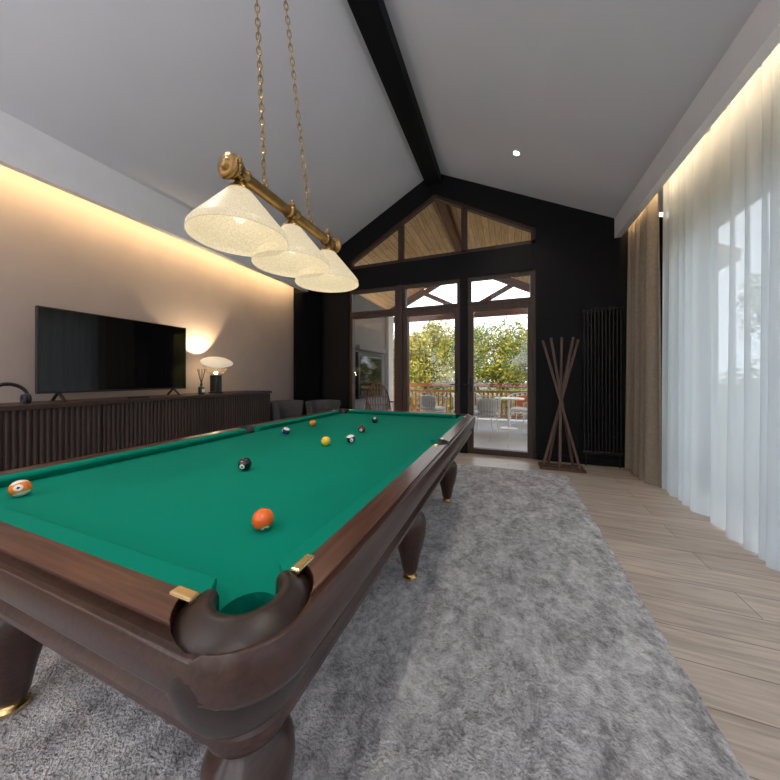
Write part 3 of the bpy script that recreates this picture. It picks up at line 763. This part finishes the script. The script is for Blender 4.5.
def rattan(loc, rot):
    o = empty('rattan_armchair', (0, 0, 0)); R_ = M['ratt']; b = MB()
    arch = []
    for k in range(25):
        a = PI*k/24; arch.append(Vector((-.25-.10*math.sin(a), -.27*math.cos(a), .42+.68*math.sin(a)**.75)))
    b.tube(arch, .018, R_, 8)
    for k in range(2, 23, 2):
        p = arch[k]; b.tube([(-.22, p.y*.75, .42), ((-.22+p.x)/2-.01, p.y*.88, (.42+p.z)/2), p], .009, R_, 6)
    for z in (.62, .8): b.tube([(-.28, -.24+.01, z), (-.31, 0, z), (-.28, .23, z)], .009, R_, 6)
    for s in (-1, 1):
        b.tube([(-.28, s*.27, .68), (-.05, s*.31, .70), (.2, s*.30, .67), (.26, s*.28, .60), (.25, s*.26, .0)], .016, R_, 8)
        b.tube([(-.24, s*.24, .45), (-.30, s*.25, .0)], .014, R_, 8)
        b.tube([(.25, s*.26, .15), (-.28, s*.25, .15)], .010, R_, 8)
        for k in range(4): b.tube([(-.15+.11*k, s*.26, .42), (-.15+.11*k, s*.30, .69)], .006, R_, 6)
    seat = [Vector((.01+.27*math.cos(2*PI*k/24), .27*math.sin(2*PI*k/24), .42)) for k in range(24)]
    b.tube(seat, .016, R_, 8, True)
    for k in range(-5, 6):
        w_ = math.sqrt(max(0, .27**2-(k*.045)**2)); b.tube([(.01-w_, k*.045, .42), (.01+w_, k*.045, .42)], .008, R_, 6)
    b.done('rattan_frame', o)
    b = MB(); b.ellipsoid((.01, 0, .46), (.24, .24, .035), M['cushw'], e=.6, seg=24); b.done('seat_cushion', o, sharp=180)
    o.location = loc; o.rotation_euler = (0, 0, rot)
rattan((-2.47, 5.85, -.01), -.9)

# ------------------------------------------------------------------ garden
b = MB(); b.box((-60, 9.5, -.35), (60, 90, -.25), M['grass']); b.box((2.7, -30, -.35), (60, 9.5, -.25), M['grass']); b.box((-40, -40, -.35), (2.7, -2.8, -.25), M['grass']); b.done('ground_lawn')
b = MB(); b.box((-60, 21, -.25), (60, 26, -.235), M['asph']); b.done('street')
def leaves(b, rnd, p, R, n, il, sq=1.0):
    for k in range(n):
        d = Vector((rnd.gauss(0, 1), rnd.gauss(0, 1), rnd.gauss(0, 1))).normalized()*R*rnd.random()**.5; d.z *= sq
        q = p+d; u = Vector((rnd.gauss(0, 1), rnd.gauss(0, 1), rnd.gauss(0, 1))).normalized(); v = u.orthogonal().normalized(); s = rnd.uniform(.05, .10)
        b.face([b.bm.verts.new(q-u*s), b.bm.verts.new(q+v*s*.6), b.bm.verts.new(q+u*s), b.bm.verts.new(q-v*s*.6)], il[0] if rnd.random() < .6 else il[1])
def tree_mesh(seed, ml):
    rnd = random.Random(seed); b = MB()
    b.tube([(0, 0, 0), (.05, .03, 1), (0, .08, 2), (.1, 0, 3.3)], [.12, .09, .07, .03], M['bark'], 8)
    il = [b.mi(q) for q in ml]
    for k in range(22):
        a = rnd.uniform(0, 2*PI); rr = rnd.uniform(.3, 1.9); z = rnd.uniform(1.1, 4.2)
        rr *= 1-.35*abs(z-2.3)/1.5
        p = Vector((rr*math.cos(a), rr*math.sin(a), z))
        b.tube([(0, .04, rnd.uniform(1, 2.0)), p*.6+Vector((0, 0, .5)), p], [.035, .02, .008], M['bark'], 5)
        leaves(b, rnd, p, rnd.uniform(.5, .9), 360, il)
    o = b.done('garden_tree', recalc=False); return o
t1 = tree_mesh(1, [M['leafy'], M['leafg']]); t2 = tree_mesh(2, [M['leafg'], M['leafy']]); t3 = tree_mesh(3, [M['leafg'], M['leafg']])
t1.location = (-4.0, 15.2, -.25); t2.location = (-.3, 17.0, -.25); t3.location = (-2.0, 19.3, -.25)
spots = [(-7.4, 17, 1, 0), (-5.4, 19.7, 1.1, 1), (3.2, 16.5, 1.0, 2), (1.6, 20, 1.1, 0), (5.5, 20, 1.1, 0), (-9.5, 20, 1.2, 1), (1.0, 34, 1.1, 0), (-3.2, 36, 1.2, 1), (-7, 35, 1.3, 2), (5, 35, 1.2, 0), (9, 36, 1.3, 1), (-12, 34, 1.3, 0),
         (6.8, 1, 1.1, 0), (7.2, 4.8, 1, 1), (7.6, -3, 1.2, 2), (6.8, 9, 1, 0), (11, 2.6, 1.4, 2), (11.5, 7, 1.4, 1), (-1, -11, 1.2, 0), (3.5, -11.5, 1, 1), (-5.5, -11.5, 1.2, 2)]
for k, (x, y, s, t) in enumerate(spots):
    o = bpy.data.objects.new('garden_tree', (t1, t2, t3)[t].data); C.objects.link(o); o.location = (x, y, -.25); o.scale = (s, s, s); o.rotation_euler = (0, 0, k*1.3)
rnd = random.Random(9); b = MB(); il = [b.mi(M['leafg']), b.mi(M['leafy'])]
for k in range(46):
    leaves(b, rnd, Vector((-16+k*.72, 28.3+rnd.uniform(-.3, .3), .6+rnd.uniform(-.1, .3))), .9, 180, il)
b.done('garden_hedge', recalc=False)
rnd = random.Random(10); b = MB(); il = [b.mi(M['leafg']), b.mi(M['leafy'])]
for k in range(13):
    leaves(b, rnd, Vector((-4.8+k*.62, 11.4+rnd.uniform(-.3, .3), .15+rnd.uniform(-.1, .15))), .50, 190, il)
b.done('flowering_shrubs', recalc=False)

# ------------------------------------------------------------------ world + camera
wd = bpy.data.worlds.new('overcast_sky'); bpy.context.scene.world = wd; wd.use_nodes = True; nt = wd.node_tree
bg = nt.nodes['Background']; bg.inputs[0].default_value = (.88, .93, 1, 1); bg.inputs[1].default_value = 3.2
sc = bpy.context.scene
try:
    sc.view_settings.view_transform = 'Standard'; sc.view_settings.look = 'None'; sc.view_settings.exposure = .12
except Exception as e: print(e)
cam = bpy.data.cameras.new('camera'); co = bpy.data.objects.new('camera', cam); C.objects.link(co)
cam.sensor_width = 36; cam.lens = 303/780*36; cam.shift_y = -13/780; cam.clip_start = .02; cam.clip_end = 300
co.location = (0, 0, 1.22); co.rotation_euler = (PI/2, 0, math.atan(118/303))
sc.camera = co
